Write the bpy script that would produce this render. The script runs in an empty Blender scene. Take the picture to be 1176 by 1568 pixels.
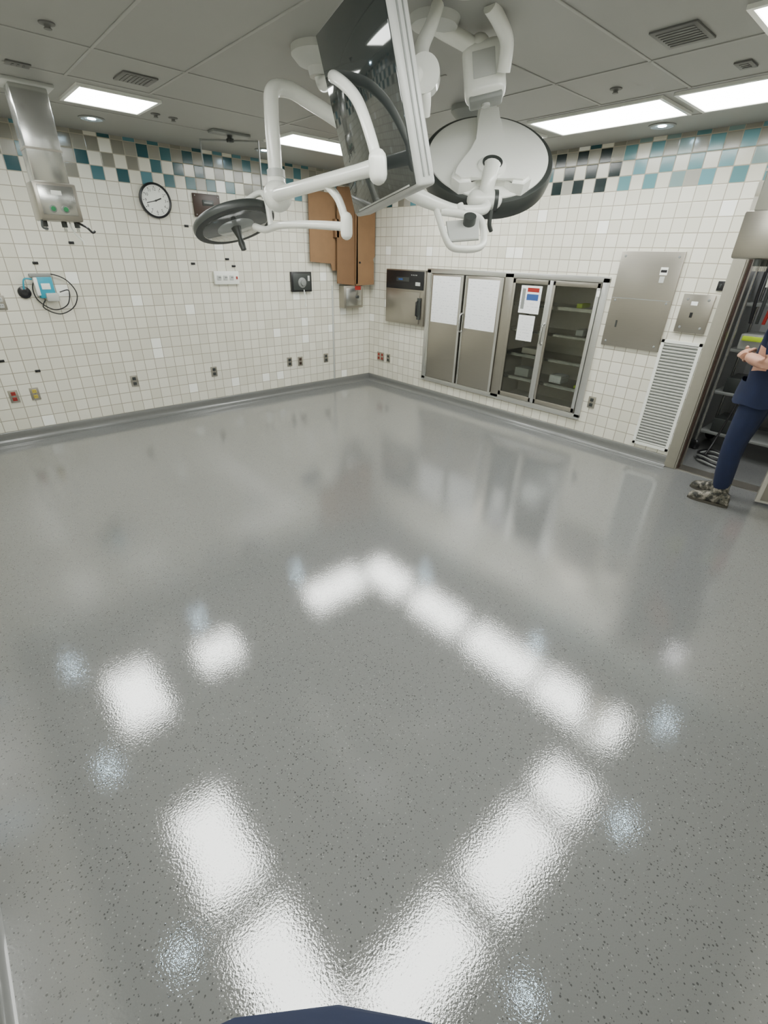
import bpy, bmesh, math, random
from mathutils import Vector, Matrix, Quaternion
random.seed(4)
T=0.1078; ZC=2.61; CAM=Vector((-4.828,-5.691,1.70))
XW,YS=-5.25,-6.40
# ---------------------------------------------------------------- materials
class NT:
    def __init__(s,name):
        s.m=bpy.data.materials.new(name); s.m.use_nodes=True; s.t=s.m.node_tree; s.n=s.t.nodes; s.l=s.t.links
        s.p=s.n['Principled BSDF']; s.out=s.n['Material Output']
    def new(s,t,**k):
        x=s.n.new(t)
        for a,b in k.items(): setattr(x,a,b)
        return x
    def put(s,sock,v):
        if isinstance(v,bpy.types.NodeSocket): s.l.new(v,sock)
        else: sock.default_value=v
    def math(s,op,a,b=0.0,c=None):
        x=s.new('ShaderNodeMath',operation=op); s.put(x.inputs[0],a); s.put(x.inputs[1],b)
        if c is not None: s.put(x.inputs[2],c)
        return x.outputs[0]
    def mix(s,f,a,b):
        x=s.new('ShaderNodeMix',data_type='RGBA'); s.put(x.inputs[0],f)
        s.put(x.inputs[6],a if isinstance(a,bpy.types.NodeSocket) else (*a,1)); s.put(x.inputs[7],b if isinstance(b,bpy.types.NodeSocket) else (*b,1))
        return x.outputs[2]
    def obj(s): return s.new('ShaderNodeTexCoord').outputs['Object']
    def noise(s,scale,detail=2,vec=None):
        x=s.new('ShaderNodeTexNoise'); x.inputs['Scale'].default_value=scale; x.inputs['Detail'].default_value=detail
        s.l.new(vec if vec is not None else s.obj(),x.inputs['Vector']); return x.outputs['Fac']
    def bump(s,h,st,d=.01):
        x=s.new('ShaderNodeBump'); x.inputs['Strength'].default_value=st; x.inputs['Distance'].default_value=d
        s.l.new(h,x.inputs['Height']); s.l.new(x.outputs[0],s.p.inputs['Normal'])
def simple(name,col,rough=.5,metal=0.0,coat=0.0,var=0.06,scale=30,spec=None,bump=0,emit=None):
    t=NT(name); n=t.noise(scale,3)
    a=tuple(c*(1-var) for c in col); b=tuple(min(1,c*(1+var)) for c in col)
    t.l.new(t.mix(n,a,b),t.p.inputs['Base Color'])
    t.p.inputs['Roughness'].default_value=rough; t.p.inputs['Metallic'].default_value=metal
    t.p.inputs['Coat Weight'].default_value=coat; t.p.inputs['Coat Roughness'].default_value=.05
    if bump: t.bump(n,bump,.004)
    return t.m
def tile_mat(name,axis):
    t=NT(name); sp=t.new('ShaderNodeSeparateXYZ'); t.l.new(t.obj(),sp.inputs[0])
    uc=sp.outputs[0] if axis=='x' else t.math('MULTIPLY',sp.outputs[1],-1.0)
    u=t.math('DIVIDE',uc,T); v=t.math('DIVIDE',t.math('SUBTRACT',sp.outputs[2],.1),T)
    fu=t.math('FLOOR',u); fv=t.math('FLOOR',v)
    du=t.math('ABSOLUTE',t.math('SUBTRACT',t.math('SUBTRACT',u,fu),.5)); dv=t.math('ABSOLUTE',t.math('SUBTRACT',t.math('SUBTRACT',v,fv),.5))
    edge=t.math('MAXIMUM',du,dv)
    grout=t.math('GREATER_THAN',edge,.470)
    def rnd(off):
        c=t.new('ShaderNodeCombineXYZ'); t.l.new(t.math('ADD',fu,off),c.inputs[0]); t.l.new(fv,c.inputs[1]); t.put(c.inputs[2],off)
        w=t.new('ShaderNodeTexWhiteNoise',noise_dimensions='3D'); t.l.new(c.outputs[0],w.inputs['Vector']); return w.outputs['Value']
    r1,r2,r3=rnd(.37),rnd(5.5),rnd(9.2)
    white=t.mix(r1,(.65,.63,.535),(.75,.73,.64))
    white=t.mix(t.math('GREATER_THAN',r2,.974),white,(.92,.92,.87))
    par=t.math('ABSOLUTE',t.math('MODULO',t.math('ADD',fu,fv),2.0)); par=t.math('GREATER_THAN',par,.5)
    ramp=t.new('ShaderNodeValToRGB'); ramp.color_ramp.interpolation='CONSTANT'; cr=ramp.color_ramp
    cr.elements[0].position=0; cr.elements[0].color=(.025,.082,.096,1); cr.elements[1].position=.30; cr.elements[1].color=(.052,.14,.16,1)
    for p,c in((.55,(.09,.21,.25,1)),(.72,(.22,.21,.175,1))):
        e=cr.elements.new(p); e.color=c
    t.l.new(r1,ramp.inputs[0]); odd=ramp.outputs[0]
    if axis=='y':
        blk=t.math('MULTIPLY',t.math('GREATER_THAN',uc,T*25),t.math('LESS_THAN',uc,T*31)); blk=t.math('MULTIPLY',blk,t.math('LESS_THAN',fv,22.5))
        odd=t.mix(blk,odd,(.004,.015,.016))
        sh=t.math('GREATER_THAN',uc,T*31)
        odd=t.mix(t.math('MULTIPLY',sh,.45),odd,(.19,.40,.43))
    hi=t.math('GREATER_THAN',fv,21.5)
    even=t.mix(t.math('MULTIPLY',hi,t.math('GREATER_THAN',r3,.25)),white,(.28,.27,.23))
    even=t.mix(t.math('MULTIPLY',t.math('SUBTRACT',1.0,hi),t.math('GREATER_THAN',r3,.88)),even,(.36,.35,.31))
    band=t.mix(par,even,odd)
    col=t.mix(t.math('GREATER_THAN',fv,19.5),white,band)
    col=t.mix(grout,col,(.34,.31,.24))
    t.l.new(col,t.p.inputs['Base Color'])
    t.l.new(t.math('MULTIPLY_ADD',grout,.4,.16),t.p.inputs['Roughness'])
    sm=t.new('ShaderNodeMapRange'); sm.inputs[1].default_value=.44; sm.inputs[2].default_value=.49; sm.inputs[3].default_value=1; sm.inputs[4].default_value=0
    t.l.new(edge,sm.inputs[0]); h=t.math('ADD',sm.outputs[0],t.math('MULTIPLY',t.math('ADD',r3,t.noise(18,1)),.25)); t.bump(h,.35,.003)
    return t.m
def floor_mat():
    t=NT('speckled_epoxy'); o=t.obj()
    def fleck(scale,thr,keep):
        v=t.new('ShaderNodeTexVoronoi'); v.inputs['Scale'].default_value=scale; t.l.new(o,v.inputs['Vector'])
        s=t.new('ShaderNodeSeparateColor'); t.l.new(v.outputs['Color'],s.inputs[0])
        rr=t.math('MULTIPLY',s.outputs[1],thr)
        return t.math('MULTIPLY',t.math('LESS_THAN',v.outputs['Distance'],rr),t.math('LESS_THAN',s.outputs[0],keep))
    base=t.mix(t.noise(1.3,3),(.134,.137,.135),(.152,.155,.153))
    base=t.mix(t.noise(260,2),base,(.166,.169,.166))
    c=t.mix(fleck(115,.38,.42),base,(.060,.062,.061)); c=t.mix(fleck(160,.4,.3),c,(.080,.082,.081)); c=t.mix(fleck(130,.34,.25),c,(.25,.255,.25))
    t.l.new(c,t.p.inputs['Base Color']); t.p.inputs['Roughness'].default_value=.4; t.p.inputs['Specular IOR Level'].default_value=.1
    t.p.inputs['Coat Weight'].default_value=1; t.p.inputs['Coat Roughness'].default_value=.03; t.p.inputs['Coat IOR'].default_value=2.0
    h=t.math('ADD',t.noise(140,2),t.math('MULTIPLY',t.noise(42,1),.3))
    b=t.new('ShaderNodeBump'); b.inputs['Strength'].default_value=.2; b.inputs['Distance'].default_value=.0014
    t.l.new(h,b.inputs['Height']); t.l.new(b.outputs[0],t.p.inputs['Coat Normal'])
    return t.m
def steel(name,col=(.5,.5,.48),rough=.3,stretch=(1,1,60)):
    t=NT(name); mp=t.new('ShaderNodeMapping'); mp.inputs['Scale'].default_value=stretch; t.l.new(t.obj(),mp.inputs[0])
    n=t.noise(8,4,mp.outputs[0]); t.l.new(t.mix(n,tuple(c*.85 for c in col),col),t.p.inputs['Base Color'])
    t.p.inputs['Metallic'].default_value=.92; t.l.new(t.math('MULTIPLY_ADD',n,.15,rough-.07),t.p.inputs['Roughness']); return t.m
def paper(name):
    t=NT(name); sp=t.new('ShaderNodeSeparateXYZ'); t.l.new(t.obj(),sp.inputs[0])
    w=t.math('FRACT',t.math('MULTIPLY',sp.outputs[2],34.0)); line=t.math('LESS_THAN',w,.16)
    ink=t.math('MULTIPLY',line,t.math('GREATER_THAN',t.noise(30,2),.55))
    t.l.new(t.mix(ink,(.84,.85,.86),(.55,.56,.6)),t.p.inputs['Base Color']); t.p.inputs['Roughness'].default_value=.5; return t.m
def glass():
    t=NT('cabinet_glass'); tr=t.new('ShaderNodeBsdfTransparent'); tr.inputs[0].default_value=(.88,.90,.88,1); g=t.new('ShaderNodeBsdfGlossy'); g.inputs['Roughness'].default_value=.02
    f=t.new('ShaderNodeFresnel'); f.inputs[0].default_value=1.5; m=t.new('ShaderNodeMixShader'); t.l.new(f.outputs[0],m.inputs[0]); t.l.new(tr.outputs[0],m.inputs[1]); t.l.new(g.outputs[0],m.inputs[2]); t.l.new(m.outputs[0],t.out.inputs[0]); return t.m
def emis(name,col,st):
    t=NT(name); e=t.new('ShaderNodeEmission'); e.inputs[1].default_value=st
    n=t.noise(60,1); t.l.new(t.mix(n,tuple(c*.96 for c in col),col),e.inputs[0]); t.l.new(e.outputs[0],t.out.inputs[0]); return t.m
M={}
M['tn']=tile_mat('wall_tile_north','x'); M['te']=tile_mat('wall_tile_east','y')
M['floor']=floor_mat()
M['base']=simple('epoxy_baseboard',(.135,.137,.132),.3,coat=.5)
M['ceil']=simple('ceiling_panel_paint',(.28,.282,.266),.5,var=.03,scale=3)
M['seam']=simple('ceiling_gasket',(.31,.312,.295),.5)
M['vent']=simple('ceiling_vent_grey',(.13,.13,.125),.5)
M['white']=simple('white_enamel',(.80,.81,.76),.28,coat=.4,var=.02)
M['shell']=simple('lamp_shell_white',(.90,.91,.86),.3,coat=.4,var=.015)
M['plastic']=simple('grey_white_plastic',(.46,.47,.45),.35,var=.03)
M['gplastic']=simple('mid_grey_plastic',(.22,.23,.22),.4,var=.04)
M['dark']=simple('dark_grey_rubber',(.035,.04,.038),.4)
M['black']=simple('black_plastic',(.010,.010,.012),.3)
M['steel']=steel('brushed_stainless',(.42,.395,.345),.33); M['steelh']=steel('brushed_stainless_polished',(.55,.55,.53),.2,(60,60,1))
M['alu']=steel('aluminium_frame',(.66,.66,.64),.35)
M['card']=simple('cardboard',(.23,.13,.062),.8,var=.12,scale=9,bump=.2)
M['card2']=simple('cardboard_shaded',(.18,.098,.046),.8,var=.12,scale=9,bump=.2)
M['brown']=simple('brown_plate',(.045,.024,.016),.4)
M['glass']=glass(); M['paper']=paper('printed_paper')
M['inner']=simple('cabinet_interior',(.60,.56,.49),.45,metal=.1)
M['screen']=simple('monitor_screen_glass',(.022,.027,.027),.03,metal=.0,coat=1,var=.02)
M['lensg']=simple('lamp_lens_glass',(.06,.065,.065),.08,coat=1)
M['lensl']=simple('lamp_reflector',(.4,.42,.42),.12,metal=.4)
M['troff']=emis('troffer_diffuser',(.98,1.0,.95),21.5); M['can']=emis('downlight_led',(.60,.84,1.0),120.0)
M['cyan']=simple('cyan_plastic',(.02,.30,.42),.35); M['green']=simple('green_gas_label',(.02,.22,.08),.4); M['red']=simple('red_receptacle',(.28,.02,.015),.4); M['yellow']=simple('yellow_receptacle',(.5,.4,.06),.4)
M['hivis']=simple('hi_vis_strap',(.55,.75,.02),.6); M['blue']=simple('blue_box_plastic',(.03,.08,.25),.5)
M['scrub']=simple('navy_scrubs',(.004,.010,.040),.85,var=.3,scale=14,bump=.5)
M['skin']=simple('skin',(.50,.27,.19),.5,var=.08,scale=25); M['hair']=simple('brown_hair',(.05,.03,.02),.6)
M['lip']=simple('lips',(.38,.12,.10),.45); M['eye']=simple('eye_white',(.7,.7,.68),.2); M['iris']=simple('iris',(.05,.03,.02),.2)
M['jamb']=simple('beige_door_frame',(.26,.245,.20),.4); M['leaf']=simple('beige_door_laminate',(.50,.48,.42),.4)
M['dwall']=simple('storage_wall_paint',(.40,.41,.40),.7)
M['sole']=simple('boot_sole_rubber',(.05,.045,.035),.7)
def camo():
    t=NT('camo_boot'); n=t.noise(28,2); r=t.new('ShaderNodeValToRGB'); r.color_ramp.interpolation='CONSTANT'; c=r.color_ramp
    c.elements[0].color=(.02,.02,.017,1); c.elements[1].position=.45; c.elements[1].color=(.09,.085,.065,1)
    e=c.elements.new(.56); e.color=(.22,.20,.17,1); t.l.new(n,r.inputs[0]); t.l.new(r.outputs[0],t.p.inputs['Base Color']); t.p.inputs['Roughness'].default_value=.7; return t.m
M['camo']=camo()
# ---------------------------------------------------------------- mesh builder
WN=Matrix(((1,0,0,0),(0,0,-1,0),(0,1,0,0),(0,0,0,1)))
WE=Matrix(((0,0,-1,0),(-1,0,0,0),(0,1,0,0),(0,0,0,1)))
class B:
    def __init__(s,name,M0=None):
        s.name=name; s.bm=bmesh.new(); s.mats=[]; s.M=M0 or Matrix()
    def mi(s,k):
        m=M[k]
        if m not in s.mats: s.mats.append(m)
        return s.mats.index(m)
    def fin_(s,verts,k,faces=None):
        i=s.mi(k); fs=faces if faces is not None else {f for v in verts for f in v.link_faces}
        for f in fs: f.material_index=i; f.smooth=True
    def box(s,c,d,k,R=None,bev=0.0,seg=2):
        mt=s.M@Matrix.Translation(Vector(c))@(R.to_4x4() if R else Matrix())@Matrix.Diagonal((*d,1))
        r=bmesh.ops.create_cube(s.bm,size=1,matrix=mt); vs=r['verts']; fs={f for v in vs for f in v.link_faces}
        i=s.mi(k)
        for f in fs: f.material_index=i; f.smooth=True
        if bev:
            es=list({e for v in vs for e in v.link_edges})
            rr=bmesh.ops.bevel(s.bm,geom=es,offset=min(bev,.49*min(d)),segments=seg,affect='EDGES',profile=.5)
            for f in rr['faces']: f.material_index=i; f.smooth=True
    def b2(s,a,b,k,bev=0): # by corners
        c=[(x+y)/2 for x,y in zip(a,b)]; d=[abs(y-x) for x,y in zip(a,b)]; s.box(c,d,k,None,bev)
    def rings(s,rings,k,cap=True):
        vr=[[s.bm.verts.new(s.M@Vector(p)) for p in r] for r in rings]; n=len(vr[0]); fs=[]
        for a,b in zip(vr,vr[1:]):
            for j in range(n): fs.append(s.bm.faces.new((a[j],a[(j+1)%n],b[(j+1)%n],b[j])))
        if cap: fs.append(s.bm.faces.new(vr[0][::-1])); fs.append(s.bm.faces.new(vr[-1]))
        s.fin_(None,k,fs)
    def tube(s,pts,r,k,seg=16,res=8,smooth=True,flat=1.0,rnd=False):
        P=[Vector(p) for p in pts]; n=len(P); R=[r]*n if not isinstance(r,(list,tuple)) else list(r)
        if smooth and n>2:
            Q=[];RR=[]
            for i in range(n-1):
                p0=P[max(i-1,0)];p1=P[i];p2=P[i+1];p3=P[min(i+2,n-1)]
                for j in range(res):
                    t=j/res; Q.append(.5*((2*p1)+(p2-p0)*t+(2*p0-5*p1+4*p2-p3)*t*t+(3*p1-p0-3*p2+p3)*t**3)); RR.append(R[i]*(1-t)+R[i+1]*t)
            Q.append(P[-1]);RR.append(R[-1]); P,R=Q,RR
        if rnd:
            d0=(P[0]-P[1]).normalized(); d1=(P[-1]-P[-2]).normalized(); r0,r1=R[0],R[-1]
            A=[(P[0]+d0*r0*math.sin(a),r0*math.cos(a)) for a in (1.35,.9,.45)]; Z=[(P[-1]+d1*r1*math.sin(a),r1*math.cos(a)) for a in (.45,.9,1.35)]
            P=[a[0] for a in A]+P+[z[0] for z in Z]; R=[a[1] for a in A]+R+[z[1] for z in Z]
        rings=[];nx=None
        for i,p in enumerate(P):
            d=((P[min(i+1,len(P)-1)]-P[max(i-1,0)])).normalized()
            if nx is None: nx=d.orthogonal().normalized() if abs(d.z)>.9 else Vector((0,0,1)).cross(d).normalized()
            nx=(nx-d*nx.dot(d)).normalized(); ny=d.cross(nx)
            rings.append([p+nx*R[i]*math.cos(a)+ny*R[i]*flat*math.sin(a) for a in (2*math.pi*q/seg for q in range(seg))])
        s.rings(rings,k)
    def cyl(s,p0,p1,r,k,r1=None,seg=28): s.tube([p0,p1],[r,r if r1 is None else r1],k,seg,smooth=False)
    def lathe(s,prof,mt,k,seg=48):
        rings=[[mt@Vector((max(r,1e-4)*math.cos(a),max(r,1e-4)*math.sin(a),z)) for a in (2*math.pi*q/seg for q in range(seg))] for r,z in prof]
        s.rings(rings,k,True)
    def ball(s,c,r,k,sc=(1,1,1)):
        s.lathe([(r*math.cos(a),r*math.sin(a)) for a in [math.pi*(i/12-.5) for i in range(13)]],Matrix.Translation(Vector(c))@Matrix.Diagonal((*sc,1)),k,24)
    def prism(s,pts,z0,z1,mt,k,bev=0):
        vb=[s.bm.verts.new(s.M@(mt@Vector((x,y,z0)))) for x,y in pts]; vt=[s.bm.verts.new(s.M@(mt@Vector((x,y,z1)))) for x,y in pts]
        n=len(pts); fs=[s.bm.faces.new(vb[::-1]),s.bm.faces.new(vt)]+[s.bm.faces.new((vb[i],vb[(i+1)%n],vt[(i+1)%n],vt[i])) for i in range(n)]
        s.fin_(None,k,fs)
        if bev:
            i=s.mi(k); es=[e for e in fs[1].edges]
            rr=bmesh.ops.bevel(s.bm,geom=es,offset=bev,segments=3,affect='EDGES')
            for f in rr['faces']: f.material_index=i; f.smooth=True
    def done(s,ang=40,origin=None):
        bmesh.ops.recalc_face_normals(s.bm,faces=s.bm.faces[:])
        me=bpy.data.meshes.new(s.name); s.bm.to_mesh(me); s.bm.free()
        for m in s.mats: me.materials.append(m)
        me.set_sharp_from_angle(angle=math.radians(ang))
        o=bpy.data.objects.new(s.name,me); bpy.context.collection.objects.link(o); return o
def frame(c,z,x=None):
    z=Vector(z).normalized(); x=Vector(x) if x else z.orthogonal(); x=(x-z*x.dot(z)).normalized(); y=z.cross(x)
    m=Matrix((x,y,z)).transposed().to_4x4(); return Matrix.Translation(Vector(c))@m
# ---------------------------------------------------------------- shell
b=B('floor'); b.b2((XW-.15,YS-.15,-.1),(.15,.15,0),'floor'); b.b2((.15,-6.6,-.1),(2.3,-4.2,0),'floor'); b.done()
b=B('ceiling'); b.b2((XW-.15,YS-.15,ZC),(.15,.15,ZC+.1),'ceil'); b.done()
b=B('wall_north'); b.b2((XW-.15,0,0),(.15,.15,ZC),'tn'); b.done()
b=B('wall_west'); b.b2((XW-.15,YS,0),(XW,0,ZC),'te'); b.done()
b=B('wall_south'); b.b2((XW-.15,YS-.15,0),(.15,YS,ZC),'tn'); b.done()
CU0,CU1,CV0,CV1=1.17,3.45,.24,1.575   # cabinet niche
DU0,DU1,DV=4.50,5.98,2.16             # door opening
for u0,u1,v0,v1 in((0,CU0,0,ZC),(CU0,CU1,0,CV0),(CU0,CU1,CV1,ZC),(CU1,DU0,0,ZC),(DU0,DU1,DV,ZC),(DU1,-YS,0,ZC)):
    b=B('wall_east'); b.b2((0,-u0,v0),(.15,-u1,v1),'te'); b.done()
def baseboard(name,p0,p1,n):
    b=B(name); p0=Vector(p0);p1=Vector(p1);n=Vector(n)
    prof=[(0,0),(.05,0),(.05,.002),(.032,.006),(.02,.016),(.013,.034),(.011,.06),(.011,.096),(.008,.1),(0,.1)]
    b.rings([[p+n*a+Vector((0,0,z)) for a,z in prof] for p in(p0,p1)],'base'); b.done(60)
baseboard('baseboard_north',(XW,0,0),(0,0,0),(0,-1,0)); baseboard('baseboard_east',(0,0,0),(0,-4.42,0),(-1,0,0))
baseboard('baseboard_west',(XW,YS,0),(XW,0,0),(1,0,0)); baseboard('baseboard_south',(XW,YS,0),(0,YS,0),(0,1,0))
baseboard('baseboard_east',(0,-6.10,0),(0,YS,0),(-1,0,0))
b=B('trim_1',WN); b.box((-.67,.72,.006),(.022,1.24,.012),'plastic',bev=.004); b.done()
# ceiling gaskets
b=B('trim_2'); g=.009
for x,y0,y1 in((-3.79,YS,-1.6),(-3.3,YS,-1.6),(-2.25,-3.3,-1.5),(-1.70,YS,-.9),(-1.13,YS,-1.5),(-4.75,YS,0),(-.50,YS,0)): b.box((x,(y0+y1)/2,ZC-.001),(2*g,abs(y1-y0),.006),'seam',bev=.0029)
for y,x0,x1 in((-.86,XW,0),(-2.22,-4.7,-1.13),(-3.66,-2.3,-1.13),(-4.2,-4.7,-1.13),(-5.3,XW,0),(-1.62,-4.1,-1.7)): b.box(((x0+x1)/2,y,ZC-.001),(abs(x1-x0),2*g,.006),'seam',bev=.0029)
b.done()
# ---------------------------------------------------------------- ceiling fixtures
def troffer(cx,cy,sx,sy):
    b=B('ceiling_troffer'); z=ZC; w=.022
    b.b2((cx-sx/2-w,cy-sy/2-w,z-.016),(cx+sx/2+w,cy-sy/2,z),'white');b.b2((cx-sx/2-w,cy+sy/2,z-.016),(cx+sx/2+w,cy+sy/2+w,z),'white')
    b.b2((cx-sx/2-w,cy-sy/2,z-.016),(cx-sx/2,cy+sy/2,z),'white');b.b2((cx+sx/2,cy-sy/2,z-.016),(cx+sx/2+w,cy+sy/2,z),'white')
    b.b2((cx-sx/2,cy-sy/2,z-.010),(cx+sx/2,cy+sy/2,z-.004),'troff'); b.done()
for a in((-3.45,-1.27,.48,.44),(-1.60,-1.18,.92,.44),(-.83,-1.48,.44,.78),(-.83,-2.50,.44,.84),(-.83,-3.55,.47,.92),(-.83,-4.58,.47,.92),
         (-4.4,-1.32,.45,.84),(-4.4,-3.30,.44,.86),(-4.4,-4.40,.44,.86),(-1.80,-4.95,.46,.44),(-2.62,-4.95,.84,.44),(-3.68,-4.95,.88,.44)): troffer(*a)
def downlight(x,y):
    b=B('recessed_downlight'); mt=Matrix.Translation((x,y,ZC))@Matrix.Rotation(math.pi,4,'X')
    b.lathe([(.075,0),(.095,0),(.095,.006),(.078,.010),(.07,.004)],mt,'gplastic',32); b.lathe([(.0,.0005),(.073,.0005),(.073,.003),(0,.003)],mt,'dark',32)
    b.lathe([(0,.003),(.028,.003),(.028,.007),(0,.008)],mt,'can',32); b.done()
for x,y in((-3.4,-.56),(-1.83,-.5),(-.35,-1.8),(-.34,-3.75),(-.3,-5.3),(-4.85,-.4),(-4.87,-2.0),(-4.87,-3.8),(-3.25,-5.5),(-1.66,-5.45)): downlight(x,y)
def grille(x,y,sx,sy,n=7):
    b=B('ceiling_air_grille'); b.box((x,y,ZC-.004),(sx,sy,.008),'vent',bev=.002)
    for i in range(n): b.box((x-sx/2+.02+(sx-.04)*(i+.5)/n,y,ZC-.009),((sx-.04)/n*.35,sy-.04,.004),'vent')
    b.done()
grille(-3.47,-1.88,.2,.2); grille(-1.93,-4.43,.24,.2); grille(-4.03,-1.64,.12,.08,3); grille(-1.34,-4.53,.12,.08,3)
for x,y in((-4.02,-2.41),(-1.39,-3.88),(-2.95,-1.08),(-3.09,-1.10)):
    b=B('sprinkler_head'); mt=Matrix.Translation((x,y,ZC))@Matrix.Rotation(math.pi,4,'X')
    b.lathe([(0,0),(.035,0),(.034,.005),(.015,.008),(.012,.018),(.017,.02),(.017,.023),(0,.024)],mt,'vent',24); b.done()
# folded wire tv bracket
b=B('ceiling_tv_bracket'); z=ZC
b.box((-2.42,-.95,z-.01),(.34,.12,.02),'gplastic',bev=.004); b.cyl((-2.42,-.95,z-.02),(-2.42,-.95,z-.05),.022,'dark')
b.box((-2.42,-.95,z-.055),(.05,.05,.03),'dark',bev=.006)
A0=Vector((-2.60,-.74,z-.05)); A1=Vector((-2.22,-1.08,z-.05))
b.tube([A0+Vector((0,0,-.28)),A0,A1,A1+Vector((0,0,-.42))],.009,'gplastic',smooth=False); b.done()
# ---------------------------------------------------------------- north wall things
b=B('wall_clock',WN); mt=Matrix.Translation((-2.82,2.13,0))
b.lathe([(0,0),(.15,0),(.152,.02),(.15,.035),(.14,.04),(.132,.036),(.13,.025)],mt,'black',56); b.lathe([(0,.02),(.131,.02),(.131,.027),(0,.027)],mt,'white',56)
for i in range(60):
    a=math.radians(6*i); l=.014 if i%5==0 else .006
    b.box((-2.82+math.sin(a)*(.122-l/2),2.13+math.cos(a)*(.122-l/2),.0275),(.005 if i%5==0 else .002,l,.001),'black',Matrix.Rotation(-a,3,'Z'))
for a,l,w in((math.radians(68),.065,.011),(math.radians(255),.10,.007)):
    b.box((-2.82+math.sin(a)*l*.42,2.13+math.cos(a)*l*.42,.031),(w,l,.002),'black',Matrix.Rotation(-a,3,'Z'))
b.cyl((-2.82,2.13,.027),(-2.82,2.13,.035),.008,'black'); clock=b.done()
for i in range(1,13):
    a=math.radians(30*i); c=bpy.data.curves.new('n','FONT'); c.body=str(i); c.size=.034; c.align_x='CENTER'; c.align_y='CENTER'; c.extrude=.0004
    o=bpy.data.objects.new('numeral_%d'%i,c); bpy.context.collection.objects.link(o); c.materials.append(M['black'])
    o.matrix_world=WN@Matrix.Translation((-2.82+math.sin(a)*.094,2.13+math.cos(a)*.094,.0285)); o.parent=clock
b=B('brown_wall_plate',WN); b.box((-2.29,2.125,.012),(.29,.21,.024),'brown',bev=.004); b.box((-2.28,2.15,.026),(.12,.05,.006),'dark',bev=.002); b.box((-2.28,2.15,.030),(.09,.012,.002),'gplastic')
for u in(-.125,.125):
    for v in(-.085,.085): b.cyl((-2.29+u,2.125+v,.022),(-2.29+u,2.125+v,.027),.006,'gplastic')
b.done()
b=B('wall_outlet_strip',WN); b.box((-2.17,1.44,.015),(.30,.135,.03),'white',bev=.006)
for i in range(3):
    b.box((-2.265+i*.075,1.44,.031),(.05,.05,.006),'plastic',bev=.004); b.box((-2.265+i*.075,1.445,.0345),(.006,.016,.002),'black'); b.box((-2.25+i*.075,1.445,.0345),(.006,.016,.002),'black')
b.box((-2.05,1.44,.032),(.018,.03,.004),'red'); b.done()
b=B('dial_control_box',WN); b.box((-1.17,1.39,.02),(.30,.23,.04),'black',bev=.006); b.box((-1.17,1.39,.042),(.26,.19,.006),'dark',bev=.003)
b.lathe([(0,.04),(.06,.04),(.06,.05),(.05,.058),(.035,.06),(.03,.075),(0,.078)],Matrix.Translation((-1.17,1.38,0)),'gplastic',32); b.box((-1.07,1.43,.047),(.03,.06,.004),'plastic',bev=.002)
b.tube([(-1.15,1.30,.05),(-1.15,1.24,.06),(-1.13,1.20,.05),(-1.13,1.13,.04)],.006,'white'); b.box((-1.13,1.12,.04),(.02,.04,.016),'white',bev=.004); b.done()
b=B('pull_box',WN); b.box((-.39,1.20,.06),(.33,.28,.12),'steel',bev=.006); b.box((-.39,1.20,.122),(.27,.22,.006),'steelh',bev=.003); b.box((-.32,1.31,.124),(.10,.05,.006),'red'); b.cyl((-.33,1.2,.12),(-.33,1.2,.14),.02,'dark'); b.done()
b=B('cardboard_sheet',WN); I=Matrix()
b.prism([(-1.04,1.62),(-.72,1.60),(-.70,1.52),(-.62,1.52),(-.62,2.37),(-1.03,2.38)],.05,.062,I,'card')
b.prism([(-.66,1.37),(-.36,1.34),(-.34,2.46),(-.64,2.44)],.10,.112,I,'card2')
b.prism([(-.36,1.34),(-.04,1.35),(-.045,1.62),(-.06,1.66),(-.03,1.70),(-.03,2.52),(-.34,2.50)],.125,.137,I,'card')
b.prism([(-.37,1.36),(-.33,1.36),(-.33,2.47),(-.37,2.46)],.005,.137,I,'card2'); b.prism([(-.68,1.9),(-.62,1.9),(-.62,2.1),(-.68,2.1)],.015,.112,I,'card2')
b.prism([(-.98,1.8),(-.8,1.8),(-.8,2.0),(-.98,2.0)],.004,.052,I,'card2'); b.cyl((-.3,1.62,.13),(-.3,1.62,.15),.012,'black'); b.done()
def outlet(W,u,v,k='gplastic',w=.075,h=.118):
    b=B('wall_outlet',W); b.box((u,v,.004),(w,h,.008),'steel',bev=.003)
    n=max(1,round(w/.075))
    for j in range(n):
        uu=u-w/2+(j+.5)*w/n
        for s in(.026,-.026):
            b.box((uu,v+s,.009),(.036,.034,.006),k,bev=.004)
            for q in(-.007,.007): b.box((uu+q,v+s+.003,.0125),(.003,.011,.002),'black')
        b.cyl((uu,v,.008),(uu,v,.0105),.004,'steelh',seg=10)
    b.done()
for u,v,k in((-3.38,.43,'dark'),(-2.47,.42,'dark'),(-1.41,.42,'dark'),(-1.24,.41,'brown'),(-.81,.41,'dark'),(-4.47,.43,'red'),(-4.30,.43,'yellow')): outlet(WN,u,v,k)
outlet(WE,.27,.39,'red',.15); outlet(WE,.44,.39,'dark'); outlet(WE,3.57,.43,'dark'); outlet(WN,-4.33,1.25,'plastic')
for u,v in((-2.54,1.93),(-2.13,1.63),(-2.53,1.58),(-3.98,1.57),(-4.22,.64),(-4.47,.76),(-3.65,1.74),(-2.06,1.56)):
    b=B('wall_hook',WN); b.box((u,v,.005),(.045,.022,.01),'black',bev=.003); b.tube([(u,v,.008),(u,v-.004,.022),(u,v+.006,.03)],.005,'black',seg=8); b.done()
b=B('wall_door_stop',WN); b.lathe([(0,0),(.052,0),(.05,.018),(.03,.03),(.02,.032),(0,.026)],Matrix.Translation((-4.13,1.33,0)),'black',32); b.done()
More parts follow.
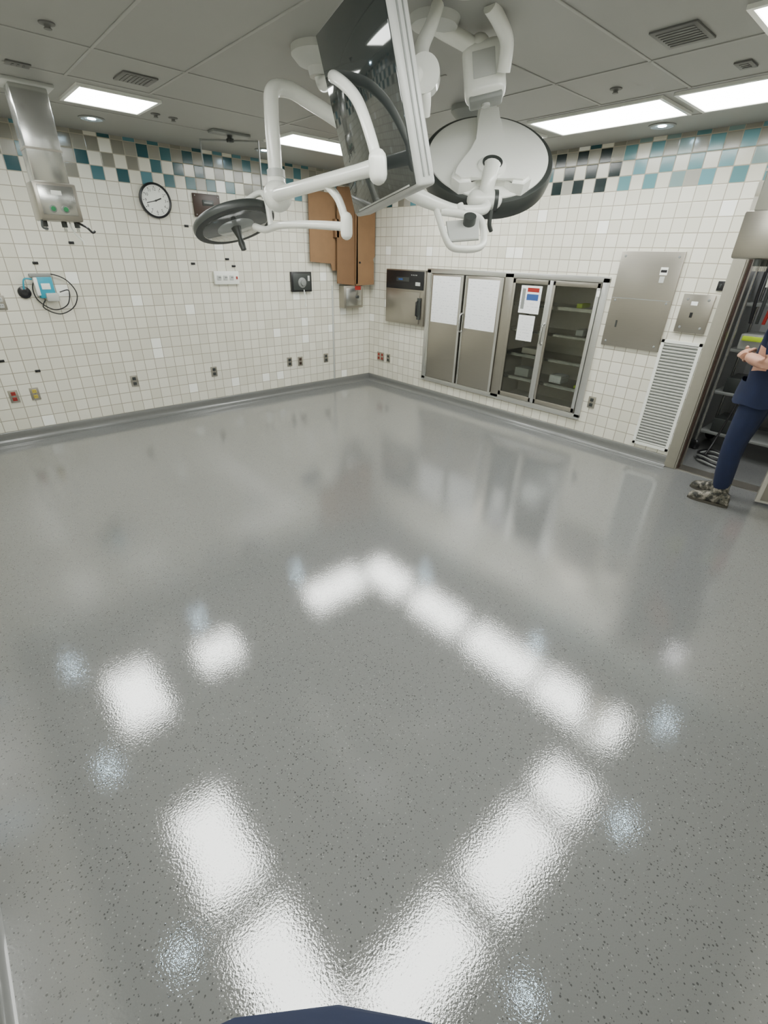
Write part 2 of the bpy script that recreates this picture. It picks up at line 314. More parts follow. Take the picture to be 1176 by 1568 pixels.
b=B('patient_monitor_handset',WN); b.box((-3.96,1.37,.03),(.13,.18,.06),'cyan',bev=.012); b.box((-3.98,1.47,.035),(.17,.03,.05),'gplastic',bev=.008); b.box((-3.93,1.29,.045),(.10,.07,.09),'plastic',bev=.01)
b.box((-4.03,1.38,.04),(.03,.15,.07),'white',bev=.006); b.box((-3.96,1.38,.062),(.07,.05,.005),'white',bev=.002)
b.tube([(-3.99+.0,1.27,.05),(-4.02,1.20,.04),(-3.9,1.14,.03),(-3.77,1.2,.03),(-3.72,1.32,.03),(-3.79,1.44,.03),(-3.93,1.48,.03),(-4.05,1.4,.03),(-4.05,1.27,.03),(-3.94,1.18,.03),(-3.82,1.22,.03),(-3.78,1.34,.03),(-3.86,1.33,.05)],.005,'black',seg=8)
b.tube([(-4.13,1.36,.03),(-4.11,1.44,.05),(-4.05,1.44,.04)],.007,'cyan',seg=8); b.done()
# ---------------------------------------------------------------- service columns
def column(cx,cy,zb,name='ceiling_service_column',rot=0):
    R=Matrix.Rotation(rot,4,'Z'); b=B(name,Matrix.Translation((cx,cy,0))@R)
    b.box((0,0,ZC-.01),(.28,.24,.02),'plastic',bev=.004)
    b.b2((-.105,-.08,zb+.22),(.105,.08,ZC-.018),'steelh',.008)
    b.b2((-.108,-.083,zb+.40),(.108,.083,zb+.412),'steel')
    b.b2((-.13,-.11,zb),(.13,.11,zb+.225),'steel',.012)
    b.box((0,-.111,zb+.12),(.21,.006,.17),'steelh',bev=.002)
    for x in(-.045,.03): b.cyl((x,-.113,zb+.07),(x,-.130,zb+.07),.022,'gplastic',seg=20); b.cyl((x,-.130,zb+.07),(x,-.140,zb+.07),.014,'green',seg=20)
    b.box((0,-.116,zb+.165),(.06,.004,.025),'white')
    for x in(-.1,.02,.1): b.cyl((x,-.02,zb),(x,-.02,zb-.035),.018,'dark',seg=16); b.cyl((x,-.02,zb-.035),(x,-.02,zb-.06),.01,'steelh',seg=12)
    b.tube([(-.12,-.08,zb+.01),(-.13,-.09,zb-.04),(-.1,-.1,zb-.05)],.007,'dark',seg=8); b.tube([(.09,-.06,zb),(.14,-.1,zb-.03),(.17,-.1,zb-.06),(.19,-.1,zb-.05)],.008,'black',seg=8)
    b.tube([(.05,-.04,zb),(.06,-.06,zb-.06),(.10,-.06,zb-.11),(.11,-.06,zb-.14)],.006,'white',seg=8); b.done()
column(-3.94,-1.22,1.86); column(-1.27,-4.87,1.74)
# ---------------------------------------------------------------- east wall things
b=B('blanket_warmer',WE)
b.b2((.40,.90,0),(1.13,1.56,.045),'steel',.005); b.b2((.415,1.33,.04),(1.115,1.545,.056),'black',.004); b.b2((.43,.92,.04),(1.06,1.31,.062),'steel',.006)
b.b2((.62,1.42,.056),(.86,1.47,.060),'dark'); b.b2((.66,1.435,.060),(.74,1.455,.062),'blue'); b.b2((.98,1.38,.056),(1.06,1.42,.062),'plastic')
for i in range(4): b.cyl((.9+i*.03,1.5,.056),(.9+i*.03,1.5,.06),.006,'plastic',seg=10)
b.tube([(1.04,1.20,.06),(1.04,1.19,.09),(1.04,1.03,.09),(1.04,1.02,.06)],.010,'black',smooth=False); b.b2((1.03,.98,.06),(1.09,1.24,.066),'dark'); b.done()
b=B('recessed_supply_cabinet',WE); D=-.46; e_=.002
b.b2((CU0+e_,CV0+e_,D-.01),(CU1-e_,CV1-e_,D),'inner')                              # back
for u in(CU0+e_,2.36,CU1-.02-e_): b.b2((u,CV0+e_,D),(u+.02,CV1-e_,0),'inner')
b.b2((CU0+e_,CV0+e_,D),(CU1-e_,CV0+.02,0),'inner'); b.b2((CU0+e_,CV1-.02,D),(CU1-e_,CV1-e_,0),'inner')
F=.02
b.b2((CU0-.03,CV1-.04,.001),(CU1+.03,CV1+.012,F),'alu',.003); b.b2((CU0-.03,CV0-.02,.001),(CU1+.03,CV0+.035,F),'alu',.003)
b.b2((CU0-.03,CV0,.001),(CU0+.035,CV1,F),'alu',.003); b.b2((CU1-.035,CV0,.001),(CU1+.03,CV1,F),'alu',.003); b.b2((2.315,CV0,.001),(2.425,CV1,F),'steel',.003)
for a,c in((1.21,1.745),(1.775,2.31)):
    b.b2((a,CV0+.04,.004),(c,CV1-.045,.03),'steel',.004); b.b2((a,CV0+.04,.03),(a+.025,CV1-.045,.034),'steelh'); b.b2((c-.03,CV0+.04,.03),(c,CV1-.045,.036),'alu')
b.b2((1.26,.98,.0305),(1.70,1.51,.033),'paper'); b.b2((1.82,.96,.0305),(2.26,1.50,.033),'paper')
b.tube([(1.77,1.12,.035),(1.77,1.10,.075),(1.77,.93,.075),(1.77,.91,.035)],.012,'steelh',smooth=False)
for a,c in((2.43,2.885),(2.905,3.41)):
    z0,z1=CV0+.04,CV1-.045
    b.b2((a,z0,.006),(a+.035,z1,.03),'steel',.003); b.b2((c-.035,z0,.006),(c,z1,.03),'alu',.003); b.b2((a,z1-.045,.006),(c,z1,.03),'steel',.003); b.b2((a,z0,.006),(c,z0+.05,.03),'steel',.003)
    b.b2((a+.03,z0+.04,.014),(c-.03,z1-.04,.018),'glass')
b.b2((2.875,CV0+.04,.02),(2.915,CV1-.045,.036),'alu',.004); b.tube([(2.895,1.12,.035),(2.895,1.10,.075),(2.895,.93,.075),(2.895,.91,.035)],.012,'steelh',smooth=False)
b.b2((2.54,1.20,.019),(2.79,1.47,.021),'paper'); b.b2((2.56,1.24,.0211),(2.60,1.44,.0215),'gplastic'); b.b2((2.56,.92,.019),(2.76,1.18,.021),'paper'); b.b2((2.62,1.41,.0212),(2.76,1.45,.0216),'red')
b.b2((2.62,1.33,.0212),(2.76,1.39,.0216),'blue')
for v in(.50,.76,1.02,1.28):
    b.b2((2.38,v,D),(3.43,v+.012,-.04),'steel'); b.b2((2.38,v-.02,-.045),(3.43,v+.012,-.04),'steelh')
for u,v,w,h,k in((3.3,.51,.05,.03,'hivis'),(3.0,.52,.14,.08,'paper'),(2.55,.52,.18,.09,'plastic'),(3.2,1.03,.08,.06,'plastic'),(2.6,.775,.2,.06,'inner'),(3.15,1.292,.06,.04,'hivis')):
    b.b2((u,v,-.25),(u+w,v+h,-.08),k,.004)
b.box((3.40,1.44,.032),(.03,.05,.006),'white'); b.done()
def plate(name,u0,u1,v0,v1,seam=None):
    b=B(name,WE); b.b2((u0,v0,0),(u1,v1,.022),'steel',.004)
    if seam: b.b2((u0+.01,seam-.003,.022),(u1-.01,seam+.003,.0225),'gplastic')
    for u in(u0+.04,u1-.04):
        for v in [v0+.04,v1-.04]+([ (v0+v1)/2 ] if seam else []): b.lathe([(0,.022),(.011,.022),(.009,.025),(0,.027)],Matrix.Translation((u,v,0)),'gplastic',16)
    return b
b=plate('electrical_access_panel',3.53,4.06,1.0,1.80,1.42); b.b2((3.90,1.62,.022),(3.96,1.68,.026),'white'); b.b2((3.91,1.56,.022),(3.95,1.61,.028),'plastic'); b.b2((3.905,1.64,.026),(3.955,1.66,.0265),'black'); b.box((3.63,1.20,.024),(.012,.06,.006),'dark'); b.done()
b=plate('switch_cover_plate',4.14,4.38,1.19,1.49); b.box((4.24,1.33,.024),(.02,.04,.006),'black'); b.box((4.24,1.42,.023),(.05,.03,.002),'paper'); b.done()
b=B('wall_switch',WE); b.box((4.385,1.56,.006),(.05,.07,.012),'black',bev=.003); b.box((4.385,1.56,.014),(.014,.03,.008),'dark',bev=.003); b.done()
b=B('wall_air_return_grille',WE); b.b2((4.07,.14,0),(4.40,.165,.016),'white');b.b2((4.07,1.09,0),(4.40,1.115,.016),'white');b.b2((4.07,.14,0),(4.095,1.115,.016),'white');b.b2((4.375,.14,0),(4.40,1.115,.016),'white');b.b2((4.09,.16,0),(4.38,1.1,.002),'gplastic')
for i in range(34): b.box((4.235,.178+i*.0272,.009),(.285,.016,.003),'white',Matrix.Rotation(.6,3,'X'))
b.done()
# ---------------------------------------------------------------- door
b=B('door_1')
for y in(-DU0,-DU1):
    s=1 if y==-DU0 else -1
    b.b2((-.02,y+s*.09,0.001),(-.001,y-s*.012,DV+.0),'jamb',.004); b.b2((-.02,y-s*.002,0.001),(.17,y-s*.014,DV-.003),'jamb'); b.b2((.02,y-s*.014,0.001),(.06,y-s*.028,DV-.02),'brown')
b.b2((-.02,-DU1-.09,DV-.003),(-.001,-DU0+.09,DV+.09),'jamb',.004); b.b2((-.001,-DU1+.01,DV-.014),(.17,-DU0-.01,DV-.002),'jamb')
h=Vector((-.045,-5.95,0)); e=Vector((-.25,-5.20,0)); d=(e-h); L=d.length; ang=math.atan2(d.y,d.x)
R=Matrix.Rotation(ang,3,'Z'); c=(h+e)/2
b.box((c.x,c.y,1.07),(L,.045,2.10),'leaf',R,.003); n=Vector((-d.y,d.x,0)).normalized()
for s in(1,-1):
    q=c+n*s*.024; b.box((q.x,q.y,.14),(L-.06,.004,.2),'steel',R)
    q=e-d.normalized()*.07+n*s*.03; b.box((q.x,q.y,1.02),(.05,.012,.3),'steelh',R,.004)
b.box((.075,-(DU0+DU1)/2,.004),(.15,DU1-DU0-.03,.006),'steel'); b.done()
b=B('wall_storage_room'); b.b2((2.3,-6.6,0),(2.4,-4.2,ZC),'dwall'); b.b2((.15,-4.3,0),(2.3,-4.2,ZC),'dwall'); b.b2((.15,-6.7,0),(2.3,-6.6,ZC),'dwall'); b.done()
b=B('ceiling_storage_room'); b.b2((.15,-6.6,ZC),(2.3,-4.2,ZC+.1),'ceil'); b.done()
b=B('storage_shelving_cart'); X0,X1,Y0,Y1=.75,1.25,-5.45,-4.42
for x in(X0,X1):
    for y in(Y0,Y1): b.cyl((x,y,.1),(x,y,1.9),.014,'steelh',seg=12); b.ball((x,y,.05),.05,'black',(.4,1,1)); b.cyl((x,y,.08),(x,y,.12),.012,'dark',seg=10)
for z in(.2,.6,1.0,1.4,1.8): b.box(((X0+X1)/2,(Y0+Y1)/2,z),(X1-X0,Y1-Y0,.025),'gplastic',bev=.004)
for i,(z,k) in enumerate([(.2,'dark'),(.2,'blue'),(.6,'red'),(.6,'gplastic'),(.6,'dark'),(1.0,'dark'),(1.0,'red'),(1.0,'blue'),(1.0,'plastic'),(1.4,'dark'),(1.4,'plastic'),(1.4,'blue')]):
    w=.2+.03*(i%3); y=Y1-.18-.24*((i*7)%4); hh=.14+.05*(i%4); b.box((X0+.2,y,z+.013+hh/2),(.34,w,hh),k,bev=.012)
b.box((X0-.02,-4.75,1.12),(.03,.5,.04),'hivis',bev=.004)
for i in range(6): b.tube([(X0-.03,-4.5-.06*i,1.9),(X0-.05,-4.5-.07*i,1.5+.05*(i%3)),(X0-.04,-4.52-.05*i,1.25)],.014,('black','dark','red','black','gplastic','black')[i],seg=8)
b.done()
b=B('cable_coil')
for j in range(4):
    pts=[(.45+.13*math.cos(a)+.02*j,-4.72+.16*math.sin(a)+.01*j,.02+.016*j+.01*math.sin(3*a)) for a in [k*math.pi/8 for k in range(17)]]; b.tube(pts,.009,'black' if j%2 else 'gplastic',seg=8,res=3)
b.tube([(.5,-4.6,.05),(.58,-4.62,.2),(.64,-4.66,.5),(.68,-4.7,.8)],.01,'black',seg=8); b.done()
# ---------------------------------------------------------------- surgical lights
def head(b,c,back,up,R,k_shell='shell',tulip=True,tk=1.0):
    z=Vector(back).normalized(); x=Vector(up).cross(z)*1; x=x.normalized(); mt=frame(c,z,x)   # local y = up-ish
    S=lambda L:[(r,zz*tk) for r,zz in L]
    b.lathe(S([(0,-.075),(R-.05,-.075),(R-.02,-.085),(R,-.075),(R+.006,-.04),(R+.004,-.002),(R-.002,.012),(R-.012,.016),(R-.05,.014)]),mt,'dark',72)
    b.lathe(S([(R-.026,.006),(R-.028,.022),(R*.85,.034),(R*.6,.044),(R*.3,.05),(.001,.052)]),mt,k_shell,72)
    b.lathe(S([(0,-.088),(R-.05,-.088),(R-.04,-.078),(0,-.07)]),mt,'lensg',64)
    b.lathe(S([(.0,-.092),(R*.45,-.092),(R*.47,-.087),(0,-.085)]),mt,'lensl',48)
    b.lathe([(0,-.17),(.016,-.165),(.02,-.13),(.014,-.10),(.03,-.09*tk),(.035,-.085*tk),(0,-.08*tk)],mt,'dark',24)
    if tulip:
        h=R
        half=[(.055,h*.90),(.062,h*.45),(.075,h*.05),(.092,-h*.22),(.13,-h*.42),(.19,-h*.55),(.20,-h*.72),(.16,-h*.84),(.10,-h*.82),(.07,-h*.74)]
        pts=half+[(-x,y) for x,y in half[::-1]]
        b.prism(pts,.0,.090,mt,k_shell,.016)
        b.lathe([(0,.08),(.074,.08),(.070,.10),(.056,.11),(0,.112)],mt@Matrix.Translation((0,-h*.55,0)),k_shell,36)
        b.lathe([(.034,.108),(.05,.108),(.05,.115),(.034,.115)],mt@Matrix.Translation((0,-h*.55,0)),'dark',32)
    return mt
ceilflip=lambda x,y: Matrix.Translation((x,y,ZC))@Matrix.Rotation(math.pi,4,'X')
# left light with mount
b=B('surgical_light')
b.lathe([(0,0),(.15,0),(.15,.03),(.12,.06),(.07,.075),(.06,.11),(0,.11)],ceilflip(-2.96,-3.09),'plastic',40)
b.tube([(-2.96,-3.09,2.54),(-2.97,-3.12,2.47),(-3.15,-3.42,2.40),(-3.39,-3.78,2.30),(-3.44,-3.97,2.20),(-3.457,-4.08,2.063),(-3.456,-4.113,1.98)],[.045,.035,.025,.021,.020,.020,.020],'white')
b.tube([(-3.456,-4.115,1.962),(-3.456,-4.11,2.008)],.033,'white',24,smooth=False,rnd=True)
b.tube([(-3.456,-4.113,1.985),(-3.43,-3.95,1.983),(-3.30,-3.2,1.972),(-3.26,-3.06,1.97)],[.030,.026,.032,.034],'white')
b.tube([(-2.81,-3.39,2.05),(-2.81,-3.37,2.17)],.055,'white',24,smooth=False,rnd=True)
b.ball((-3.25,-3.06,1.97),.075,'white'); b.tube([(-3.25,-3.06,1.97),(-3.24,-3.04,2.06)],[.052,.045],'white',smooth=False); b.tube([(-3.24,-3.045,2.05),(-3.238,-3.04,2.085)],.047,'plastic',smooth=False)
b.tube([(-3.24,-3.04,2.06),(-3.225,-3.015,2.32),(-3.20,-3.0,2.42),(-3.10,-2.97,2.45),(-3.0,-2.98,2.43),(-2.80,-3.1,2.32),(-2.73,-3.24,2.2),(-2.79,-3.36,2.13)],.037,'white')
b.tube([(-3.385,-3.70,1.965),(-3.37,-3.76,1.91),(-3.36,-3.80,1.82)],.017,'white'); b.tube([(-3.36,-3.80,1.785),(-3.36,-3.80,1.84)],.026,'white',smooth=False,rnd=True)
b.tube([(-3.36,-3.80,1.81),(-3.35,-3.5,1.825),(-3.32,-3.18,1.83),(-3.29,-2.98,1.815),(-3.29,-2.86,1.83)],[.018,.017,.018,.018,.02],'white')
c=Vector((-3.335,-2.69,1.865)); a=Vector((.22,-.42,.20)).normalized(); v=(CAM-c).normalized(); vp=(v-a*v.dot(a)).normalized(); bb=a.cross(vp); bb=bb if bb.z<0 else -bb
Fn=(vp*.42+bb*.907).normalized(); head(b,c,-Fn,a,.235,'dark',False,.45); b.lathe([(0,.01),(.06,.01),(.055,.05),(0,.06)],frame(c,-Fn),'white',24)
b.tube([c-Fn*.03,c-Fn*.05+a*.12,c-Fn*.03+a*.25,(-3.24,-2.95,1.83)],.016,'white'); b.done()
# right light
b=B('surgical_light')
c=Vector((-2.35,-3.735,2.17)); e=math.radians(49); back=Vector((-.787*math.cos(e)+.05,-.617*math.cos(e)-.07,math.sin(e)))
mt=head(b,c,back,(0,0,1),.345)
kn=Vector((-2.555,-3.905,1.965)); hubp=mt@Vector((0,-.345*.58,.10))
side=(mt.to_3x3()@Vector((1,0,0))).normalized()
b.tube([hubp,(hubp+kn)/2+Vector((-.02,-.015,-.0)),kn],[.045,.036,.036],'white'); b.tube([kn-side*.045,kn+side*.045],.044,'white',24,smooth=False,rnd=True)
b.tube([kn+side*.045,kn+side*.065],.046,'dark',24,smooth=False)
b.tube([kn,(-2.60,-3.94,1.92),(-2.74,-3.89,1.91),(-2.87,-3.85,1.93),(-2.95,-3.78,1.97),(-2.92,-3.61,2.04),(-2.84,-3.42,2.08)],[.034,.024,.024,.03,.036,.036,.036],'white')
b.tube([(-2.55,-3.95,1.92),(-2.55,-3.95,1.86),(-2.53,-3.95,1.83)],.011,'dark'); b.tube([(-2.81,-3.37,2.04),(-2.81,-3.37,1.99)],.056,'plastic',24,smooth=False)
b.lathe([(0,0),(.13,0),(.13,.03),(.09,.07),(.05,.08),(.045,.14),(0,.14)],ceilflip(-1.66,-3.0),'gplastic',40)
# yoke bracket below the arm
b.tube([(-2.86,-3.85,1.93),(-2.86,-3.87,1.89),(-2.91,-4.0,1.76),(-2.87,-4.06,1.74),(-2.80,-4.10,1.75),(-2.75,-4.08,1.79),(-2.68,-3.99,1.87),(-2.74,-3.93,1.89),(-2.84,-3.87,1.90)],.019,'white',res=6,flat=.8)
b.prism([(-.07,-.075),(.07,-.075),(.08,.06),(-.08,.06)],-.006,.006,frame((-2.79,-3.98,1.825),(Vector((-.5,-.4,.75))),(.72,-.62,0)),'plastic',.003); b.tube([(-2.75,-3.98,1.84),(-2.77,-4.0,1.88)],.03,'dark',20,smooth=False)
b.tube([(-2.74,-3.92,1.90),(-2.74,-3.90,1.93)],.02,'white',smooth=False); b.done()
# spring arm near right light
b=B('spring_balance_arm')
b.tube([(-2.82,-3.72,2.605),(-2.76,-3.73,2.59),(-2.65,-3.78,2.56),(-2.59,-3.81,2.54)],.034,'white'); b.lathe([(0,0),(.11,0),(.1,.03),(.05,.04),(0,.04)],ceilflip(-2.82,-3.74),'plastic',32)
zz=(Vector((-2.575,-3.865,2.36))-Vector((-2.575,-3.82,2.55))); cam2=(CAM-Vector((-2.57,-3.85,2.45))); cam2.z=0
mb=frame((-2.575,-3.84,2.46),zz,cam2.normalized())
b.M=mb; b.box((0,0,0),(.12,.19,.22),'white',None,.04,5); b.box((0,0,.105),(.10,.155,.03),'gplastic',None,.012); b.box((.062,0,-.01),(.004,.10,.10),'plastic',None,.002); b.cyl((0,0,.115),(0,0,.13),.02,'plastic'); b.M=Matrix()
b.tube([(-2.75,-3.98,2.61),(-2.68,-3.98,2.58),(-2.605,-3.975,2.53),(-2.58,-3.955,2.44)],.03,'white'); b.ball((-2.59,-3.81,2.55),.05,'white'); b.done()
# monitor
b=B('ceiling_mounted_monitor')
Pn=Vector((-3.335,-4.21,1.93)); D=Vector((.14,.975,-.17)).normalized(); U=Vector((-.17,.15,.97)); U=(U-D*U.dot(D)).normalized(); N=D.cross(U); N=N if N.x<0 else -N
W_,H_=.47,.63; th=.085
mm=Matrix((D,U,N)).transposed().to_4x4(); mm=Matrix.Translation(Pn)@mm
b.M=mm
b.box((W_/2,H_/2,-th/2),(W_,H_,th),'plastic',None,.014,3); b.box((W_/2+.004,H_/2+.002,.001),(W_-.022,H_-.022,.006),'screen',None,.002)
b.box((-.001,H_/2,-.03),(.006,H_-.06,.006),'gplastic'); b.box((-.001,H_/2,-.055),(.006,H_-.06,.004),'gplastic'); b.box((W_/2,.018,.005),(W_-.10,.006,.002),'plastic')
b.box((W_*.45,H_*.55,-th-.03),(.14,.16,.07),'white',None,.015); b.M=Matrix()
q=mm@Vector((W_*.45,H_*.55,-th-.06)); b.tube([q,(-3.10,-3.93,2.34)],.03,'white',smooth=False)
b.tube([(-3.09,-3.96,2.34),(-3.0,-3.88,2.35)],.062,'white',28,smooth=False); b.tube([(-3.05,-3.92,2.35),(-3.02,-3.87,2.44),(-2.96,-3.86,2.53),(-2.92,-3.85,2.60)],[.04,.03,.026,.026],'white')
b.tube([(-3.06,-3.94,2.35),(-3.06,-3.95,2.27),(-3.04,-3.93,2.22)],.02,'white'); b.lathe([(0,0),(.1,0),(.09,.03),(.05,.04),(0,.04)],ceilflip(-2.98,-4.05),'plastic',32); b.done()
# ---------------------------------------------------------------- people
def skinned(name,V,E,Rd,root,mt,fmat,shape=None):
    me=bpy.data.meshes.new(name); me.from_pydata([Vector(v) for v in V],E,[]); o=bpy.data.objects.new(name,me); bpy.context.collection.objects.link(o)
    o.modifiers.new('skin','SKIN').use_smooth_shade=True
    if not me.skin_vertices:
        bpy.context.view_layer.objects.active=o; bpy.ops.mesh.customdata_skin_add()
    for i,r in enumerate(Rd): me.skin_vertices[0].data[i].radius=(r,r); me.skin_vertices[0].data[i].use_root=(i==root)
    ss=o.modifiers.new('ss','SUBSURF'); ss.levels=2; ss.render_levels=2
    dg=bpy.context.evaluated_depsgraph_get(); m2=bpy.data.meshes.new_from_object(o.evaluated_get(dg)); bpy.data.objects.remove(o)
    if shape:
        for v in m2.vertices: v.co=shape(v.co)
    m2.materials.clear(); ks=fmat[0]
    for k in ks: m2.materials.append(M[k])
    for p in m2.polygons: p.material_index=ks.index(fmat[1](p.center)); p.use_smooth=True
    m2.transform(mt); o=bpy.data.objects.new(name,m2); bpy.context.collection.objects.link(o); return o
def hand(b,w,tip,nrm,thumb,curl=.6):
    w=Vector(w); d=(Vector(tip)-w).normalized(); n=Vector(nrm); n=(n-d*n.dot(d)).normalized(); s=Vector(thumb); s=(s-d*s.dot(d)-n*s.dot(n)).normalized()
    pr=[]
    for t,hw,hh in((-.03,.026,.02),(0,.028,.021),(.03,.038,.019),(.065,.043,.016),(.09,.041,.013),(.096,.036,.009)):
        c=w+d*t; pr.append([c+s*hw*math.cos(a)+n*hh*math.sin(a) for a in [2*math.pi*q/16 for q in range(16)]])
    b.rings(pr,'skin')
    for off,L,r in((.030,.072,.0088),(.010,.080,.009),(-.011,.074,.0088),(-.030,.058,.0078)):
        p=w+d*.085+s*off; pts=[p]; a=0
        for f,st in((.45,.35),(.32,.75),(.26,.5)):
            a+=st*curl; dd=d*math.cos(a)+n*math.sin(a); p=p+dd*L*f; pts.append(p)
        b.tube(pts,[r,r*.95,r*.88,r*.75],'skin',10,4,rnd=True)
    p=w+d*.025+s*.03; b.tube([p,p+s*.028+d*.03+n*.01,p+s*.03+d*.055+n*.025,p+s*.022+d*.075+n*.038],[.014,.011,.010,.008],'skin',10,4,rnd=True)
def person(name,mt,arms,legs,belly=.145,cap=True,by=0.0):
    root=bpy.data.objects.new(name,None); bpy.context.collection.objects.link(root)
    (LK,LA),(RK,RA)=legs; (LE,LW),(RE,RW)=arms
    V=[(0,0,.93),(0,.005+by*.8,1.08),(0,.01+by,1.20),(0,.0+by*.3,1.36),(0,0,1.44),(0,.01,1.50),(0,.02,1.57),
       (-.17,0,1.385),LE,LW,(.17,0,1.385),RE,RW,
       (-.09,0,.86),LK,LA,(.09,0,.86),RK,RA,
       [(a+c)/2 for a,c in zip((-.09,0,.86),LK)],[(a+c)/2 for a,c in zip((.09,0,.86),RK)],
       [(a*.7+c*.3) for a,c in zip(LK,LA)],[(a*.7+c*.3) for a,c in zip(RK,RA)]]
    E=[(0,1),(1,2),(2,3),(3,4),(4,5),(5,6),(3,7),(7,8),(8,9),(3,10),(10,11),(11,12),(0,13),(13,19),(19,14),(14,21),(21,15),(0,16),(16,20),(20,17),(17,22),(22,18)]
    Rd=[.135,belly,belly,.13,.07,.052,.055,.075,.052,.032,.075,.052,.032,.10,.075,.062,.10,.075,.062,.092,.092,.078,.078]
    def shp(c):
        c=c.copy()
        if abs(c.x)<.26 and .8<c.z<1.42 and by==0: c.x*=1.12
        if c.z>.8 and abs(c.x)<.2 and c.z<1.45 and c.y<.2 and by==0: c.y*=.9
        return c
    def fm(c):
        if c.z>1.455 and abs(c.x)<.12: return 'skin'
        for e,w in((LE,LW),(RE,RW)):
            e=Vector(e);w=Vector(w);t=(c-e).dot(w-e)/(w-e).length_squared
            if t>-.12 and (c-(e+(w-e)*max(0,min(1,t)))).length<.085 and abs(c.x)>.09: return 'skin'
        return 'scrub'
    o=skinned('body',V,E,Rd,0,mt,(['scrub','skin'],fm),shp); o.parent=root
    g=B('clothing',mt)
    rr=[]
    for z,a,c in((.98,.185,.150),(.90,.195,.16),(.82,.20,.165),(.815,.195,.16),(.88,.185,.15)): rr.append([(a*math.cos(q)*1.0,c*math.sin(q),z+.006*math.sin(5*q)) for q in [2*math.pi*i/40 for i in range(40)]])
    g.rings(rr,'scrub',False)
    for A,yaw in((LA,.1),(RA,-.12)):
        A=Vector(A); Rz=Matrix.Rotation(yaw,3,'Z'); secs=[]
        for y,w,h,z0 in((-.085,.022,.05,.0),(-.075,.034,.09,0),(-.04,.038,.115,0),(.0,.040,.12,0),(.05,.042,.095,0),(.10,.047,.07,0),(.15,.047,.055,0),(.18,.038,.045,0),(.195,.02,.03,0)):
            r=[]
            for q in range(20):
                t=2*math.pi*q/20; x=w*(abs(math.cos(t))**.7)*(1 if math.cos(t)>0 else -1); z=(h/2)*(1+(abs(math.sin(t))**.6)*(1 if math.sin(t)>0 else -1))+.012
                r.append(Vector((A.x,A.y,0))+Rz@Vector((x,y,z)))
            secs.append(r)
        g.rings(secs,'camo')
        sole=[(Rz@Vector((w,y,0)))for y,w in((-.09,.02),(-.06,.036),(.05,.040),(.12,.046),(.17,.038),(.2,.016))]+[(Rz@Vector((-w,y,0))) for y,w in((.2,.016),(.17,.038),(.12,.046),(.05,.040),(-.06,.036),(-.09,.02))]
        g.prism([(p.x+A.x,p.y+A.y) for p in sole],0.0005,.020,Matrix(),'sole')
        g.cyl((A.x,A.y,.09),(A.x+.0,A.y,.2),.05,'camo',.055,20)
    g.done().parent=root
    h=B('head',mt@Matrix.Translation((0,.02,1.61)))
    rr=[]
    for i in range(25):
        th=math.pi*(i+.02)/24.04; z=-math.cos(th)*.118; rad=math.sin(th); row=[]
        for q in range(32):
            a=2*math.pi*q/32; x=.076*rad*math.cos(a); y=.096*rad*math.sin(a)
            if z<-.02: k=1-(-.02-z)*2.2; x*=k; y=y*(1-(-.02-z)*1.0) if y>0 else y*k
            if y>0:
                y+=.018*math.exp(-((x/.012)**2))*math.exp(-(((z+.022)/.02)**2))+.010*math.exp(-((x/.010)**2))*math.exp(-(((z-.002)/.022)**2))
                y-=.008*math.exp(-(((abs(x)-.031)/.014)**2))*math.exp(-(((z-.006)/.012)**2))
                y+=.005*math.exp(-((x/.02)**2))*math.exp(-(((z+.095)/.015)**2))
            row.append((x,y,z))
        rr.append(row)
    h.rings(rr,'skin')
    for s in(-1,1):
        h.ball((s*.031,.079,.006),.0125,'eye'); h.ball((s*.031,.0885,.006),.0055,'iris'); h.tube([(s*.015,.088,.024),(s*.032,.09,.029),(s*.05,.08,.024)],.0035,'hair',8)
        h.ball((s*.078,-.005,-.005),.026,'skin',(.35,.7,1.15)); h.ball((s*.084,-.003,-.003),.015,'lip',(.3,.6,1.0))
    h.tube([(-.022,.083,-.056),(-.008,.093,-.052),(0,.093,-.054),(.008,.093,-.052),(.022,.083,-.056)],.004,'lip',8); h.tube([(-.02,.083,-.058),(0,.091,-.063),(.02,.083,-.058)],.0045,'lip',8)
    rr=[]
    for i in range(10):
        th=i/9*1.45; z=.122*math.cos(th); rad=max(.02,math.sin(th)); rr.append([(.083*rad*math.cos(a),.101*rad*math.sin(a)-.006,z+ .006+(-.012 if math.sin(a)<0 and i>7 else 0)) for a in [2*math.pi*q/32 for q in range(32)]])
    h.rings(rr,'scrub' if cap else 'hair'); h.ball((0,-.03,.0),.08,'hair',(1.0,1.0,.95)); h.done(60).parent=root
    hd=B('hands',mt)
    return root,hd
mt=Matrix.Translation((-.46,-5.0,0))
LE,LW=(-.25,-.03,1.12),(-.13,.17,1.15); RE,RW=(.25,-.03,1.12),(.12,.18,1.11)
root,hd=person('person_in_scrubs',mt,((LE,LW),(RE,RW)),(((-.10,.03,.49),(-.08,.0,.11)),((.11,.05,.49),(.13,.06,.11))))
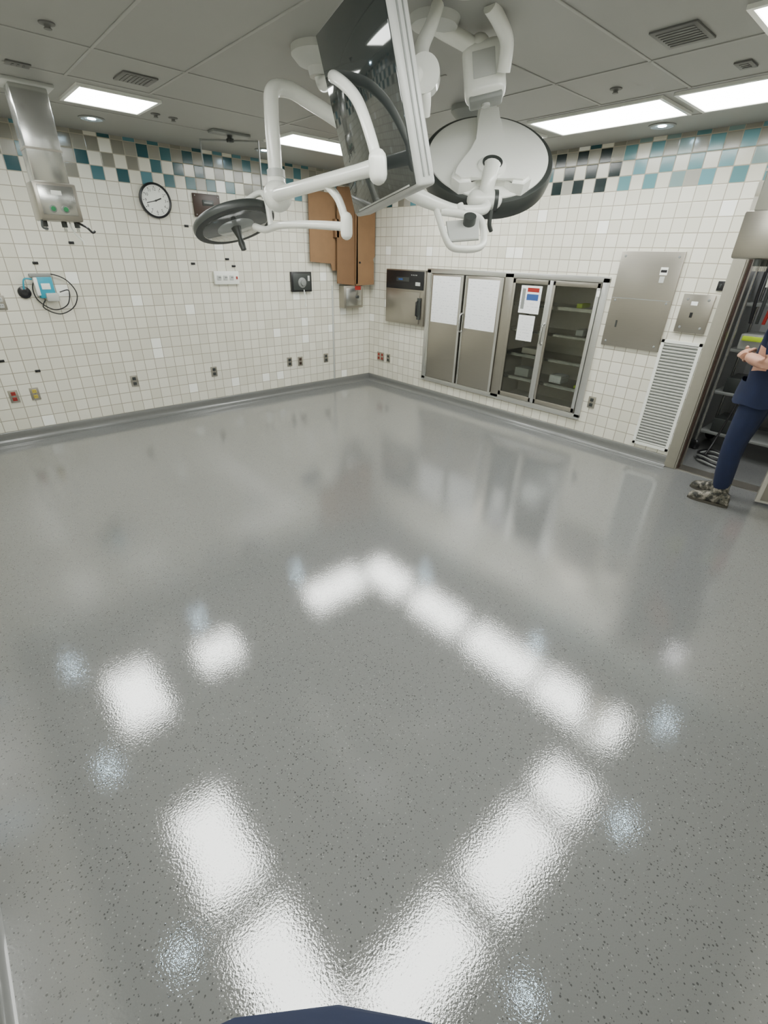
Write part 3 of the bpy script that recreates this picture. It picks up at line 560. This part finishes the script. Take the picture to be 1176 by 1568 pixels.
hand(hd,LW,(-.03,.20,1.16),(.2,-.6,-.7),(.1,.2,1),1.3); hand(hd,RW,(.02,.21,1.12),(-.2,-.6,.3),(0,.2,1),1.3); hd.done().parent=root
yaw=math.radians(47.4-90); mt=Matrix.Translation(CAM-Vector((0,0,CAM.z))+Vector((.677,.736,0))*-.193+Vector((.736,-.677,0))*-.025)@Matrix.Rotation(yaw,4,'Z')
LE,LW=(-.22,-.03,1.16),(-.09,.05,1.50); RE,RW=(.22,-.03,1.16),(.13,.05,1.50)
root,hd=person('photographer',mt,((LE,LW),(RE,RW)),(((-.10,.0,.49),(-.11,-.03,.11)),((.10,.0,.49),(.11,-.03,.11))),belly=.168,by=.215)
hand(hd,LW,(-.06,.05,1.62),(.5,-.7,.1),(.5,.6,0)); hand(hd,RW,(.12,.05,1.62),(-.5,-.7,.1),(-.5,.6,0)); hd.done().parent=root
# ---------------------------------------------------------------- world, lights, camera
w=bpy.data.worlds.new('World'); bpy.context.scene.world=w; w.use_nodes=True; w.node_tree.nodes['Background'].inputs[0].default_value=(.5,.55,.6,1); w.node_tree.nodes['Background'].inputs[1].default_value=.05
l=bpy.data.lights.new('storage_fill_light','AREA'); l.energy=26; l.size=.6; o=bpy.data.objects.new('storage_fill_light',l); o.location=(.5,-5.0,2.58); bpy.context.collection.objects.link(o)  # unseen fill light without a fixture, added to brighten the doorway
pitch,roll,yw=math.radians(28.63),math.radians(1.65),math.radians(47.40)
f=Vector((math.cos(yw)*math.cos(pitch),math.sin(yw)*math.cos(pitch),-math.sin(pitch))); r=Vector((math.sin(yw),-math.cos(yw),0)); u=r.cross(f)
r2=r*math.cos(roll)+u*math.sin(roll); u2=-r*math.sin(roll)+u*math.cos(roll)
cam=bpy.data.cameras.new('camera'); co=bpy.data.objects.new('camera',cam); bpy.context.collection.objects.link(co)
co.matrix_world=Matrix.Translation(CAM)@Matrix((r2,u2,-f)).transposed().to_4x4()
cam.sensor_fit='VERTICAL'; cam.sensor_height=36; cam.sensor_width=27; cam.lens=36*716.2/1568; cam.clip_start=.02
bpy.context.scene.camera=co
